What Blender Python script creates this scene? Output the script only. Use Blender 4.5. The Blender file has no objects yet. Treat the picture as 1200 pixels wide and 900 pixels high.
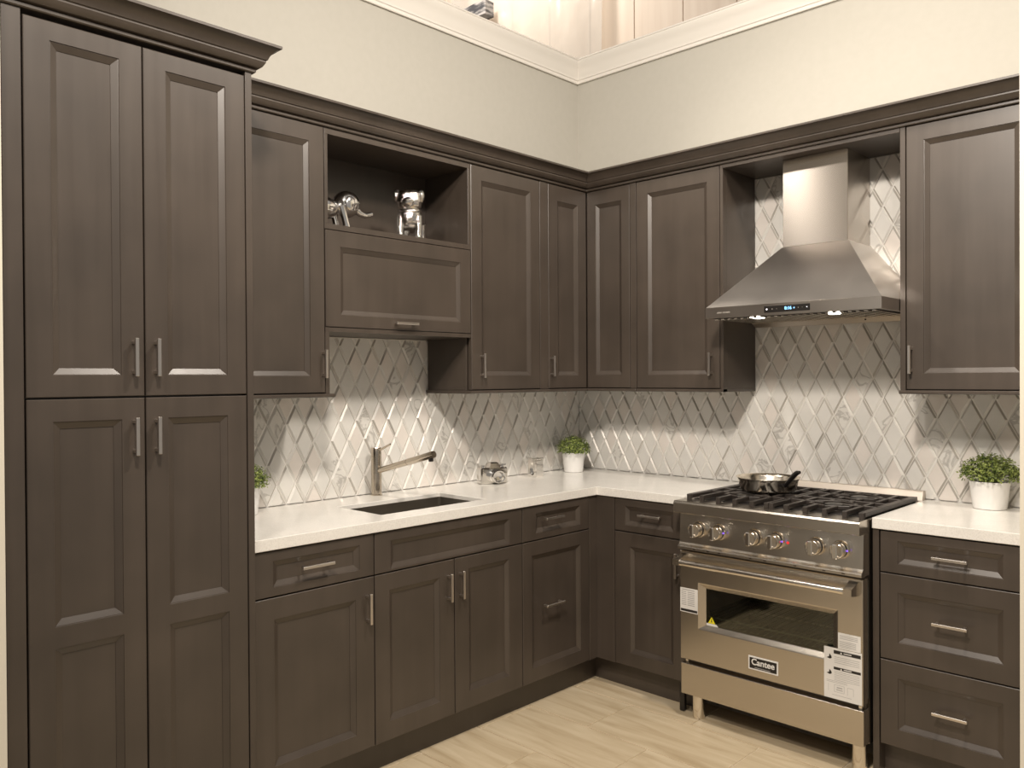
import bpy, bmesh, math, random
from mathutils import Vector, Matrix

random.seed(11)
S = bpy.context.scene
COL = S.collection

# ------------------------------------------------------------------ camera
cam_d = bpy.data.cameras.new('camera')
cam = bpy.data.objects.new('camera', cam_d)
COL.objects.link(cam)
yaw, pit, rol = 0.7697, -0.0077, -0.0055
fw = Vector((-math.sin(yaw) * math.cos(pit), math.cos(yaw) * math.cos(pit), math.sin(pit)))
rt0 = Vector((math.cos(yaw), math.sin(yaw), 0))
up0 = rt0.cross(fw)
rt = math.cos(rol) * rt0 + math.sin(rol) * up0
up = -math.sin(rol) * rt0 + math.cos(rol) * up0
cam.matrix_world = Matrix(((rt.x, up.x, -fw.x, 2.9516), (rt.y, up.y, -fw.y, -3.5877), (rt.z, up.z, -fw.z, 1.4188), (0, 0, 0, 1)))
cam_d.sensor_width = 36.0
cam_d.lens = 36.0 * 961.2 / 1200.0
cam_d.clip_start = 0.05
S.camera = cam

# ------------------------------------------------------------------ light
world = bpy.data.worlds.new('store')
S.world = world
world.use_nodes = True
bgn = world.node_tree.nodes['Background']
bgn.inputs[0].default_value = (1.0, 0.94, 0.86, 1)
bgn.inputs[1].default_value = 0.27


def lamp(name, loc, target, power, size, color=(1.0, 0.905, 0.795), spot=None, blend=1.0):
    if spot:
        d = bpy.data.lights.new(name, 'SPOT')
        d.spot_size = math.radians(spot)
        d.spot_blend = blend
        d.shadow_soft_size = size
    else:
        d = bpy.data.lights.new(name, 'AREA')
        d.shape = 'DISK'
        d.size = size
    d.energy = power
    d.color = color
    o = bpy.data.objects.new(name, d)
    COL.objects.link(o)
    o.location = loc
    o.rotation_euler = (Vector(target) - Vector(loc)).to_track_quat('-Z', 'Y').to_euler()
    return o


lamp('track_light_near', (2.25, -1.38, 3.85), (1.2, -1.1, 1.2), 265, 0.13, spot=150)
lamp('track_light_main', (2.25, -3.1, 3.35), (0.9, -0.7, 1.4), 300, 0.13, spot=130)
lamp('track_light_front', (1.9, -4.3, 3.75), (1.5, 0, 1.35), 170, 0.14, spot=125)
lamp('track_light_hood', (0.27, -2.0, 3.9), (1.52, -0.1, 1.8), 150, 0.10, spot=46)
lamp('warehouse_light', (-1.5, 0.10, 5.2), (-1.2, 1.2, 3.7), 62, 0.5, (1.0, 0.91, 0.80))

S.view_settings.view_transform = 'Standard'
S.view_settings.look = 'None'
S.view_settings.exposure = 0.0
S.view_settings.gamma = 1.0
S.view_settings.use_curve_mapping = False


# ------------------------------------------------------------------ materials
def nmat(name):
    m = bpy.data.materials.new(name)
    m.use_nodes = True
    nt = m.node_tree
    return m, nt, nt.nodes['Principled BSDF']


def flat(name, col, rough=0.5, metal=0.0, spec=0.5, emit=None, estr=0.0, coat=0.0):
    m, nt, b = nmat(name)
    b.inputs['Base Color'].default_value = (*col, 1)
    b.inputs['Roughness'].default_value = rough
    b.inputs['Metallic'].default_value = metal
    b.inputs['Specular IOR Level'].default_value = spec
    b.inputs['Coat Weight'].default_value = coat
    if emit:
        b.inputs['Emission Color'].default_value = (*emit, 1)
        b.inputs['Emission Strength'].default_value = estr
    return m


def noisy(name, c1, c2, scale=(1, 1, 1), nscale=5.0, detail=6.0, lo=0.3, hi=0.7, rough=0.5, metal=0.0, spec=0.5,
          bump=0.0, per_object=False, rough_var=0.0, c3=None, distort=0.0, big=None, coords='Object'):
    """two colours mixed by a stretched noise; optional large soft blotches (big=(scale, amount))"""
    m, nt, b = nmat(name)
    N, L = nt.nodes, nt.links
    tc = N.new('ShaderNodeTexCoord')
    mp = N.new('ShaderNodeMapping')
    mp.inputs['Scale'].default_value = scale
    L.new(tc.outputs[coords], mp.inputs['Vector'])
    if per_object:
        oi = N.new('ShaderNodeObjectInfo')
        mul = N.new('ShaderNodeMath'); mul.operation = 'MULTIPLY'; mul.inputs[1].default_value = 37.0
        L.new(oi.outputs['Random'], mul.inputs[0])
        L.new(mul.outputs[0], mp.inputs['Location'])
    no = N.new('ShaderNodeTexNoise')
    no.inputs['Scale'].default_value = nscale
    no.inputs['Detail'].default_value = detail
    no.inputs['Distortion'].default_value = distort
    L.new(mp.outputs[0], no.inputs['Vector'])
    rp = N.new('ShaderNodeValToRGB')
    rp.color_ramp.elements[0].position = lo
    rp.color_ramp.elements[0].color = (*c1, 1)
    rp.color_ramp.elements[1].position = hi
    rp.color_ramp.elements[1].color = (*c2, 1)
    if c3:
        e = rp.color_ramp.elements.new((lo + hi) / 2)
        e.color = (*c3, 1)
    L.new(no.outputs['Fac'], rp.inputs[0])
    out = rp.outputs[0]
    if big:
        n2 = N.new('ShaderNodeTexNoise')
        n2.inputs['Scale'].default_value = big[0]
        n2.inputs['Detail'].default_value = 3
        L.new(tc.outputs[coords], n2.inputs['Vector'])
        mr = N.new('ShaderNodeMapRange')
        mr.inputs['From Min'].default_value = 0.3
        mr.inputs['From Max'].default_value = 0.7
        mr.inputs['To Min'].default_value = 1 - big[1]
        mr.inputs['To Max'].default_value = 1 + big[1]
        L.new(n2.outputs['Fac'], mr.inputs['Value'])
        vm = N.new('ShaderNodeVectorMath'); vm.operation = 'SCALE'
        L.new(out, vm.inputs[0])
        L.new(mr.outputs[0], vm.inputs['Scale'])
        out = vm.outputs[0]
    L.new(out, b.inputs['Base Color'])
    b.inputs['Roughness'].default_value = rough
    b.inputs['Metallic'].default_value = metal
    b.inputs['Specular IOR Level'].default_value = spec
    if rough_var:
        m2 = N.new('ShaderNodeMapRange')
        m2.inputs['To Min'].default_value = rough - rough_var
        m2.inputs['To Max'].default_value = rough + rough_var
        L.new(no.outputs['Fac'], m2.inputs['Value'])
        L.new(m2.outputs[0], b.inputs['Roughness'])
    if bump:
        bp = N.new('ShaderNodeBump')
        bp.inputs['Strength'].default_value = bump
        bp.inputs['Distance'].default_value = 0.002
        L.new(no.outputs['Fac'], bp.inputs['Height'])
        L.new(bp.outputs[0], b.inputs['Normal'])
    return m


WOOD = noisy('stained_maple', (0.050, 0.0380, 0.0292), (0.063, 0.0485, 0.0378), (26, 26, 1.6), 1.0, 7, 0.2, 0.8, 0.37, spec=0.7,
             bump=0.02, big=(4.0, 0.16), rough_var=0.04, distort=0.3)
WALL = noisy('painted_wall', (0.425, 0.405, 0.356), (0.44, 0.42, 0.371), (1, 1, 1), 30, 4, rough=0.6, spec=0.25, bump=0.03, big=(0.8, 0.02))
CREAM = flat('cream_paint', (0.74, 0.69, 0.58), 0.6)
TRIMW = flat('white_gloss_trim', (0.70, 0.665, 0.61), 0.35)
QUARTZ = noisy('white_quartz', (0.70, 0.675, 0.63), (0.80, 0.775, 0.73), (1, 1, 1), 260, 2, 0.3, 0.6, 0.16, spec=0.5, big=(9, 0.03))
FLOORT = noisy('travertine_tile', (0.43, 0.335, 0.21), (0.60, 0.50, 0.35), (1.1, 9, 1), 2.2, 9, 0.28, 0.68, 0.22, spec=0.5,
               per_object=True, c3=(0.53, 0.43, 0.29), distort=0.8)
GROUTF = flat('floor_grout', (0.78, 0.71, 0.60), 0.8)
GROUT = flat('white_grout', (0.80, 0.78, 0.74), 0.8)
TILE_A = noisy('marble_tile_plain', (0.71, 0.695, 0.66), (0.77, 0.75, 0.71), (1, 1, 1), 9, 3, rough=0.13, per_object=True)
TILE_B = noisy('marble_tile_blush', (0.735, 0.685, 0.635), (0.80, 0.75, 0.70), (1, 1, 1), 9, 3, rough=0.13, per_object=True)
TILE_C = noisy('marble_tile_veined', (0.75, 0.73, 0.69), (0.73, 0.71, 0.67), (1, 1, 0.6), 12, 10, 0.435, 0.53, 0.13, per_object=True, distort=0.9, c3=(0.47, 0.45, 0.42))
TILE_F = flat('white_glass_edge', (0.76, 0.74, 0.70), 0.45, spec=0.3)
TILE_E = flat('glass_edge_dark_reflection', (0.50, 0.47, 0.43), 0.36, 0.2)  # reflection of the dark room put into the colour of these bevels
STEEL = noisy('brushed_steel', (0.585, 0.54, 0.475), (0.605, 0.56, 0.495), (1.5, 1.5, 420), 1.0, 2, rough=0.27, metal=1.0)
SINKM = flat('satin_sink_steel', (0.36, 0.33, 0.29), 0.34, 1.0)
STEELH = noisy('hood_steel', (0.53, 0.485, 0.44), (0.56, 0.515, 0.47), (1, 1, 1), 6.0, 5, rough=0.30, metal=1.0, rough_var=0.05)
CHIM, nt, b = nmat('chimney_steel')
b.inputs['Base Color'].default_value = (0.56, 0.515, 0.47, 1); b.inputs['Metallic'].default_value = 1.0
b.inputs['Roughness'].default_value = 0.25; b.inputs['Anisotropic'].default_value = 0.92; b.inputs['Anisotropic Rotation'].default_value = 0.25
tg = nt.nodes.new('ShaderNodeTangent'); tg.direction_type = 'RADIAL'; tg.axis = 'Z'
nt.links.new(tg.outputs[0], b.inputs['Tangent'])
NICKEL = flat('satin_nickel', (0.70, 0.65, 0.60), 0.30, 1.0)
CHROME = flat('chrome', (0.82, 0.80, 0.77), 0.08, 1.0)
FAUC = flat('faucet_nickel', (0.56, 0.50, 0.42), 0.18, 1.0)
FIGC = flat('figurine_chrome', (0.86, 0.84, 0.82), 0.15, 1.0)
PANM = flat('pan_steel', (0.86, 0.79, 0.68), 0.20, 1.0)
KNOBM = flat('polished_steel', (0.78, 0.735, 0.67), 0.17, 1.0)
SHAG = noisy('shaggy_chrome', (0.80, 0.78, 0.75), (0.82, 0.80, 0.77), (1, 1, 1), 150, 3, rough=0.08, metal=1.0, bump=0.9)
IRON = flat('cast_iron', (0.030, 0.0235, 0.0195), 0.42, 0.0, 0.6)
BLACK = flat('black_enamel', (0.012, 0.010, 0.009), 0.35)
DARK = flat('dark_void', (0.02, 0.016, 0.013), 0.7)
DSTEEL = flat('dark_side_steel', (0.16, 0.14, 0.12), 0.35, 1.0)
PORC = flat('white_porcelain', (0.82, 0.81, 0.79), 0.22)
SOIL = flat('dark_soil', (0.05, 0.04, 0.025), 0.9)
LEAF = noisy('small_leaves', (0.045, 0.080, 0.010), (0.32, 0.38, 0.10), (1, 1, 1), 70, 2, 0.36, 0.64, 0.45)
PLANK = noisy('pale_planks', (0.64, 0.53, 0.435), (0.76, 0.66, 0.56), (9, 9, 0.5), 1.6, 6, 0.25, 0.75, 0.6, per_object=True)
PAPER = flat('white_label', (0.72, 0.70, 0.67), 0.5)
INK = flat('black_ink', (0.02, 0.017, 0.015), 0.5)
GREY = flat('grey_print', (0.36, 0.35, 0.34), 0.5)
YELLOW = flat('warning_yellow', (0.75, 0.66, 0.02), 0.4)
RACK = flat('rack_wire', (0.9, 0.88, 0.80), 0.4, 0.3)
RED = flat('red_lens', (0.75, 0.02, 0.02), 0.3, emit=(1, 0.02, 0.02), estr=0.4)
PURPLE = flat('violet_led', (0.25, 0.12, 0.8), 0.3, emit=(0.3, 0.15, 1.0), estr=0.7)
LED = flat('blue_led', (0.1, 0.4, 0.9), 0.3, emit=(0.35, 0.7, 1.0), estr=1.6)
LEDW = flat('white_led', (0.9, 0.9, 0.9), 0.3, emit=(0.85, 0.85, 1.0), estr=1.0)
LAMPM = flat('lamp_lens', (0.9, 0.9, 0.85), 0.3, emit=(1.0, 0.93, 0.82), estr=9.0)
ETCH = flat('etched_mark', (0.42, 0.39, 0.35), 0.5, 0.6)
GREYB = noisy('grey_patterned_board', (0.05, 0.05, 0.055), (0.35, 0.33, 0.32), (3, 3, 14), 3, 6, 0.4, 0.6, 0.5)

GLASS, nt, b = nmat('oven_glass')
nt.nodes.remove(b)
tr = nt.nodes.new('ShaderNodeBsdfTransparent'); tr.inputs[0].default_value = (0.70, 0.72, 0.62, 1)
gl = nt.nodes.new('ShaderNodeBsdfGlossy'); gl.inputs['Roughness'].default_value = 0.03
fr = nt.nodes.new('ShaderNodeFresnel'); fr.inputs[0].default_value = 1.7
mx = nt.nodes.new('ShaderNodeMixShader')
nt.links.new(fr.outputs[0], mx.inputs[0]); nt.links.new(tr.outputs[0], mx.inputs[1]); nt.links.new(gl.outputs[0], mx.inputs[2])
nt.links.new(mx.outputs[0], nt.nodes['Material Output'].inputs[0])

FILM, nt, b = nmat('clear_plastic_film')
nt.nodes.remove(b)
tr = nt.nodes.new('ShaderNodeBsdfTransparent'); tr.inputs[0].default_value = (0.95, 0.93, 0.9, 1)
gl = nt.nodes.new('ShaderNodeBsdfGlossy'); gl.inputs['Roughness'].default_value = 0.12
df = nt.nodes.new('ShaderNodeBsdfDiffuse'); df.inputs[0].default_value = (0.9, 0.86, 0.8, 1)
m0 = nt.nodes.new('ShaderNodeMixShader'); m0.inputs[0].default_value = 0.42
mx = nt.nodes.new('ShaderNodeMixShader'); mx.inputs[0].default_value = 0.22
nt.links.new(tr.outputs[0], m0.inputs[1]); nt.links.new(df.outputs[0], m0.inputs[2])
nt.links.new(m0.outputs[0], mx.inputs[1]); nt.links.new(gl.outputs[0], mx.inputs[2])
nt.links.new(mx.outputs[0], nt.nodes['Material Output'].inputs[0])


# ------------------------------------------------------------------ mesh building
class MB:
    def __init__(s, T=None):
        s.v, s.f, s.T = [], [], T

    def p(s, *c):
        c = Vector(c)
        if s.T: c = s.T(c)
        s.v.append(c)
        return len(s.v) - 1

    def poly(s, pts):
        s.f.append([s.p(*q) for q in pts])

    def box(s, a, b, c=0.0):
        x0, y0, z0 = (min(a[i], b[i]) for i in range(3))
        x1, y1, z1 = (max(a[i], b[i]) for i in range(3))
        lo, hi = (x0, y0, z0), (x1, y1, z1)
        c = min(c, 0.45 * min(x1 - x0, y1 - y0, z1 - z0))
        if c <= 0:
            i = [s.p(*q) for q in ((x0, y0, z0), (x1, y0, z0), (x1, y1, z0), (x0, y1, z0), (x0, y0, z1), (x1, y0, z1), (x1, y1, z1), (x0, y1, z1))]
            for q in ((3, 2, 1, 0), (4, 5, 6, 7), (0, 1, 5, 4), (1, 2, 6, 5), (2, 3, 7, 6), (3, 0, 4, 7)):
                s.f.append([i[k] for k in q])
            return
        idx = {}
        for ax in range(3):
            for sg in range(8):
                bits = [(sg >> k) & 1 for k in range(3)]
                q = [(hi[k] if bits[k] else lo[k]) for k in range(3)]
                for k in range(3):
                    if k != ax: q[k] += -c if bits[k] else c
                idx[(ax, *bits)] = s.p(*q)
        cyc = [(0, 0), (1, 0), (1, 1), (0, 1)]
        for ax in range(3):
            o = [k for k in range(3) if k != ax]
            for side in (0, 1):
                fc = []
                for m in cyc:
                    bb = [0, 0, 0]; bb[ax] = side; bb[o[0]], bb[o[1]] = m
                    fc.append(idx[(ax, *bb)])
                s.f.append(fc)
            for m in cyc:                              # edges parallel to ax
                def K(who, e):
                    bb = [0, 0, 0]; bb[ax] = e; bb[o[0]], bb[o[1]] = m
                    return idx[(who, *bb)]
                s.f.append([K(o[0], 0), K(o[0], 1), K(o[1], 1), K(o[1], 0)])
        for sg in range(8):
            bits = [(sg >> k) & 1 for k in range(3)]
            s.f.append([idx[(k, *bits)] for k in range(3)])

    def rings(s, rings, closed=True, cap0=True, cap1=True):
        ids = [[s.p(*q) for q in r] for r in rings]
        n = len(ids[0])
        for a, b in zip(ids, ids[1:]):
            for k in range(n if closed else n - 1):
                s.f.append([a[k], a[(k + 1) % n], b[(k + 1) % n], b[k]])
        if cap0: s.f.append(list(reversed(ids[0])))
        if cap1: s.f.append(list(ids[-1]))

    def lathe(s, prof, o=(0, 0, 0), axis=(0, 0, 1), n=28, cap0=True, cap1=True):
        ax = Vector(axis).normalized()
        u = ax.orthogonal().normalized(); w = ax.cross(u)
        o = Vector(o)
        s.rings([[o + ax * h + (u * math.cos(2 * math.pi * k / n) + w * math.sin(2 * math.pi * k / n)) * max(r, 1e-5) for k in range(n)] for r, h in prof],
                True, cap0, cap1)

    def tube(s, pts, r, n=12, caps=True):
        pts = [Vector(q) for q in pts]
        rs = r if isinstance(r, (list, tuple)) else [r] * len(pts)
        R, prev = [], None
        for k, q in enumerate(pts):
            d = (pts[min(k + 1, len(pts) - 1)] - pts[max(k - 1, 0)]).normalized()
            u = d.orthogonal().normalized() if prev is None else (prev - d * prev.dot(d)).normalized()
            prev = u
            w = d.cross(u)
            R.append([q + (u * math.cos(2 * math.pi * j / n) + w * math.sin(2 * math.pi * j / n)) * rs[k] for j in range(n)])
        s.rings(R, True, caps, caps)

    def bar(s, a, b, w, h, c=0.0015):
        """a square bar from a to b, w wide across, h high along z-ish"""
        a, b = Vector(a), Vector(b)
        d = (b - a).normalized()
        upv = Vector((0, 0, 1)) if abs(d.z) < 0.9 else Vector((1, 0, 0))
        u = d.cross(upv).normalized(); v = u.cross(d)
        pr = [(-w / 2 + c, -h / 2), (w / 2 - c, -h / 2), (w / 2, -h / 2 + c), (w / 2, h / 2 - c), (w / 2 - c, h / 2), (-w / 2 + c, h / 2), (-w / 2, h / 2 - c), (-w / 2, -h / 2 + c)]
        s.rings([[q + u * x + v * y for x, y in pr] for q in (a, b)])

    def ball(s, c, r, nu=20, nv=12, fn=None):
        c = Vector(c); r = Vector(r) if isinstance(r, (list, tuple)) else Vector((r, r, r))
        R = []
        for i in range(nv + 1):
            th = math.pi * i / nv
            rr = []
            for j in range(nu):
                ph = 2 * math.pi * j / nu
                q = Vector((math.sin(th) * math.cos(ph), math.sin(th) * math.sin(ph), -math.cos(th)))
                if i in (0, nv): q = Vector((1e-4 * math.cos(ph), 1e-4 * math.sin(ph), -math.cos(th)))
                k = fn(q) if fn else 1.0
                rr.append((c.x + q.x * r.x * k, c.y + q.y * r.y * k, c.z + q.z * r.z * k))
            R.append(rr)
        s.rings(R)

    def sweep(s, path, prof):
        """profile (out, z) swept along a plan path; out is to the right of travel, corners mitred"""
        P = [Vector((a, b)) for a, b in path]
        R = []
        for k, q in enumerate(P):
            ns = []
            if k > 0: d = (q - P[k - 1]).normalized(); ns.append(Vector((d.y, -d.x)))
            if k < len(P) - 1: d = (P[k + 1] - q).normalized(); ns.append(Vector((d.y, -d.x)))
            m = sum(ns, Vector((0, 0))).normalized()
            m /= m.dot(ns[0])
            R.append([(q.x + m.x * w, q.y + m.y * w, z) for w, z in prof])
        s.rings(R)

    def mesh(s, name, mat, smooth=None, off=Vector((0, 0, 0)), merge=False):
        me = bpy.data.meshes.new(name)
        me.from_pydata([tuple(q - off) for q in s.v], [], s.f)
        bm = bmesh.new(); bm.from_mesh(me)
        if merge: bmesh.ops.remove_doubles(bm, verts=bm.verts, dist=1e-5)
        bmesh.ops.recalc_face_normals(bm, faces=bm.faces)
        bm.to_mesh(me); bm.free()
        if mat: me.materials.append(mat)
        if smooth:
            for f in me.polygons: f.use_smooth = True
            me.set_sharp_from_angle(angle=math.radians(smooth))
        return me

    def build(s, name, mat, parent=None, smooth=None, merge=False):
        off = parent_loc(parent)
        o = bpy.data.objects.new(name, s.mesh(name, mat, smooth, off, merge))
        COL.objects.link(o)
        o.parent = parent
        return o


def parent_loc(p):
    v = Vector((0, 0, 0))
    while p is not None:
        v = v + p.location
        p = p.parent
    return v


def thing(name, label, cat, loc=(0, 0, 0), group=None):
    o = bpy.data.objects.new(name, None)
    COL.objects.link(o)
    o.location = loc
    o.empty_display_size = 0.05
    o['label'] = label
    o['category'] = cat
    if group: o['group'] = group
    return o


def tag(o, label, cat, group=None):
    o['label'] = label; o['category'] = cat
    if group: o['group'] = group
    return o


def struct(o):
    o['kind'] = 'structure'
    return o


def LW(q): return Vector((q.z, q.x, q.y))        # sink wall:  u = y, v = z, w = x
def RW(q): return Vector((q.x, -q.z, q.y))       # range wall: u = x, v = z, w = -y


# ------------------------------------------------------------------ dimensions (metres, from the corner)
F, U, PF = 0.586, 0.311, 0.610          # door faces of base, wall and tall cabinets
ZC, TC, CE = 0.9128, 0.0386, 0.594      # counter top, thickness, edge
ZR, ZT = 1.364, 2.361                   # wall cabinet doors
XW = 2.305                              # wing wall
ZM = 3.062

# ------------------------------------------------------------------ setting
m = MB(); m.box((-0.12, -3.12, 0), (0, 0.12, ZM + 0.125)); wl = struct(m.build('wall_left', WALL))
m = MB(); m.box((0.0, 0, 0), (2.45, 0.12, ZM + 0.125)); wb = struct(m.build('wall_back', WALL))
m = MB(); m.box((XW, -0.632, 0), (2.45, -0.0005, ZM + 0.125)); struct(m.build('wall_right', CREAM))
m = MB(); m.box((0.0, -3.14, 0), (0.625, -3.003, ZM + 0.125)); struct(m.build('wall_front', CREAM))
mprof = [(0, ZM), (0.010, ZM), (0.012, ZM + 0.004), (0.012, ZM + 0.016), (0.016, ZM + 0.020), (0.016, ZM + 0.026), (0.0185, ZM + 0.034), (0.024, ZM + 0.060),
         (0.033, ZM + 0.084), (0.040, ZM + 0.096), (0.042, ZM + 0.112), (0.040, ZM + 0.118), (0, ZM + 0.118)]
m = MB(); m.sweep([(0.0, -3.0), (0.0, 0.0), (XW, 0.0)], mprof); struct(m.build('trim_1', TRIMW, smooth=25))
m = MB(); m.box((-0.125, -3.0, ZM + 0.118), (0.043, 0.125, ZM + 0.128), 0.002); struct(m.build('trim_2', TRIMW))
m = MB(); m.box((0.043, -0.043, ZM + 0.118), (2.45, 0.125, ZM + 0.128), 0.002); struct(m.build('trim_3', TRIMW))

# floor: slab + separate 600 x 305 travertine tiles in half bond
m = MB(); m.box((-3.5, -5.6, -0.06), (5.5, 1.25, -0.004)); floor = struct(m.build('floor', GROUTF))
tm = {}


def floor_tile(x0, x1, y0, y1):
    key = (round(x1 - x0, 3), round(y1 - y0, 3))
    if key not in tm:
        q = MB(); q.box((0, 0, -0.006), (key[0], key[1], 0.0), 0.0012)
        tm[key] = q.mesh('tile', FLOORT)
    o = bpy.data.objects.new('tile', tm[key]); COL.objects.link(o)
    o.parent = floor; o.location = (x0, y0, random.uniform(-0.0003, 0.0))


G = 0.0020
for r in range(14):
    y1 = -0.690 - 0.3055 * (r - 1); y0 = y1 - 0.3055
    ph = 0.851 if r % 2 == 1 else 1.148
    k = -3
    while True:
        x0 = ph + 0.5985 * k; x1 = x0 + 0.5985
        k += 1
        if x1 < 0.45: continue
        if x0 > 3.9: break
        floor_tile(max(x0, 0.40) + G, x1 - G, y0 + G, min(y1, -0.45) - G)

# diamond mosaic backsplash: every diamond is an object
HW, HH = 0.0421, 0.0805
variants = []
EDGE = [(1, 0, 0, 0), (1, 0, 1, 0), (1, 1, 0, 0), (0, 0, 1, 0), (1, 0, 0, 1), (0, 0, 0, 0), (1, 0, 1, 1)]   # bevels painted with a dark reflection: upper right, lower right, upper left, lower left


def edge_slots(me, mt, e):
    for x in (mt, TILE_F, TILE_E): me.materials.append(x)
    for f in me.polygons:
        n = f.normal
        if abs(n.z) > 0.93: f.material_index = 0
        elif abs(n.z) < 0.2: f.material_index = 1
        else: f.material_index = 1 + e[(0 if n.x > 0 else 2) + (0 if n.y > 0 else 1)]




def diamond(tilt):
    q = MB()
    a, c = HW - 0.0014, HH - 0.0026
    ai, ci = HW * 0.79, HH * 0.79
    o0 = [(0, -c), (a, 0), (0, c), (-a, 0)]
    o1 = [(0, -ci), (ai, 0), (0, ci), (-ai, 0)]
    q.rings([[(x, y, 0.0) for x, y in o0], [(x, y, 0.0034) for x, y in o0],
             [(x, y, 0.0090 + tilt[0] * x / ai + tilt[1] * y / ci) for x, y in o1]], True, False, True)
    return q


for tx, ty in ((0, 0), (0.0007, 0.0005), (-0.0007, 0.0003), (0.0003, -0.0008), (-0.0004, -0.0005)):
    variants.append((tx, ty))
tmesh = {}


def wall_tiles(parent, T, c0, zc, rng, zlo, columns, zhi_of):
    """c0, zc = centre of one diamond; rng = (umin, umax)"""
    rot = Matrix(((0, 0, 1, 0), (1, 0, 0, 0), (0, 1, 0, 0), (0, 0, 0, 1))) if T is LW else Matrix(((1, 0, 0, 0), (0, 0, -1, 0), (0, 1, 0, 0), (0, 0, 0, 1)))
    for i in range(-60, 61):
        u = c0 + i * HW
        if u < rng[0] - HW * 0.7 or u > rng[1] + HW * 0.7: continue
        ztop, zlim = zhi_of(u)
        for j in range(-8, 16):
            z = zc + (j + 0.5 * (i % 2)) * 2 * HH
            if z < zlo - HH * 0.8 or z > ztop + HH * 0.6: continue
            k, e = random.randrange(5), random.randrange(len(EDGE))
            rr = random.random()
            mt = TILE_C if rr < 0.13 else (TILE_B if rr < 0.36 else TILE_A)
            clip = u - HW < rng[0] or u + HW > rng[1] or z - HH < zlo or z + HH > zlim
            if clip:
                q = diamond(variants[k])
                me = bpy.data.meshes.new('tile')
                me.from_pydata([tuple(p) for p in q.v], [], q.f)
                bm = bmesh.new(); bm.from_mesh(me)
                for co, no in (((rng[0] - u, 0, 0), (-1, 0, 0)), ((rng[1] - u, 0, 0), (1, 0, 0)), ((0, zlo - z, 0), (0, -1, 0)), ((0, zlim - z, 0), (0, 1, 0))):
                    bmesh.ops.bisect_plane(bm, geom=bm.verts[:] + bm.edges[:] + bm.faces[:], plane_co=co, plane_no=no, clear_outer=True)
                if not bm.faces:
                    bm.free(); continue
                bm.to_mesh(me); bm.free()
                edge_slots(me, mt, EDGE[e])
            else:
                if (k, e, mt.name) not in tmesh:
                    me = diamond(variants[k]).mesh('tile', None)
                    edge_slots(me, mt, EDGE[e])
                    tmesh[(k, e, mt.name)] = me
                me = tmesh[(k, e, mt.name)]
            o = bpy.data.objects.new('tile', me); COL.objects.link(o)
            o.parent = parent
            o.matrix_local = Matrix.Translation(T(Vector((u, z, 0.0002)))) @ rot


m = MB(LW); m.box((-2.318, 0.90, 0.0), (-0.002, 1.592, 0.0030)); m.build('grout', GROUT, wl)
m = MB(RW); m.box((0.010, 0.90, 0.0), (2.303, 2.343, 0.0030)); m.build('grout', GROUT, wb)
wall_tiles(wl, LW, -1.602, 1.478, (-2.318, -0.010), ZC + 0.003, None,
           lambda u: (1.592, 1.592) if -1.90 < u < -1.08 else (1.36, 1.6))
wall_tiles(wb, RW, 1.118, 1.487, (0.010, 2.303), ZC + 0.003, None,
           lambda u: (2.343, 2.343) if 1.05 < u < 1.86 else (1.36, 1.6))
m = MB(LW); m.box((-1.846, 1.590, 0.003), (-1.123, 1.5945, 0.011), 0.001); m.build('tile_edging', TRIMW, wl)

# pale plank wall of the warehouse beyond
m = MB(); m.box((-3.5, 1.226, 0), (2.7, 1.30, 5.2)); ow = struct(m.build('wall_outer', DARK))
q = MB(); q.box((0.003, 0.0, 0), (0.3965, 0.025, 5.15), 0.003); pm = q.mesh('plank', PLANK)
for k in range(-7, 6):
    o = bpy.data.objects.new('plank', pm); COL.objects.link(o)
    o.parent = ow; o.location = (-0.067 + k * 0.3985, 1.20, 0.0)


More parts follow.
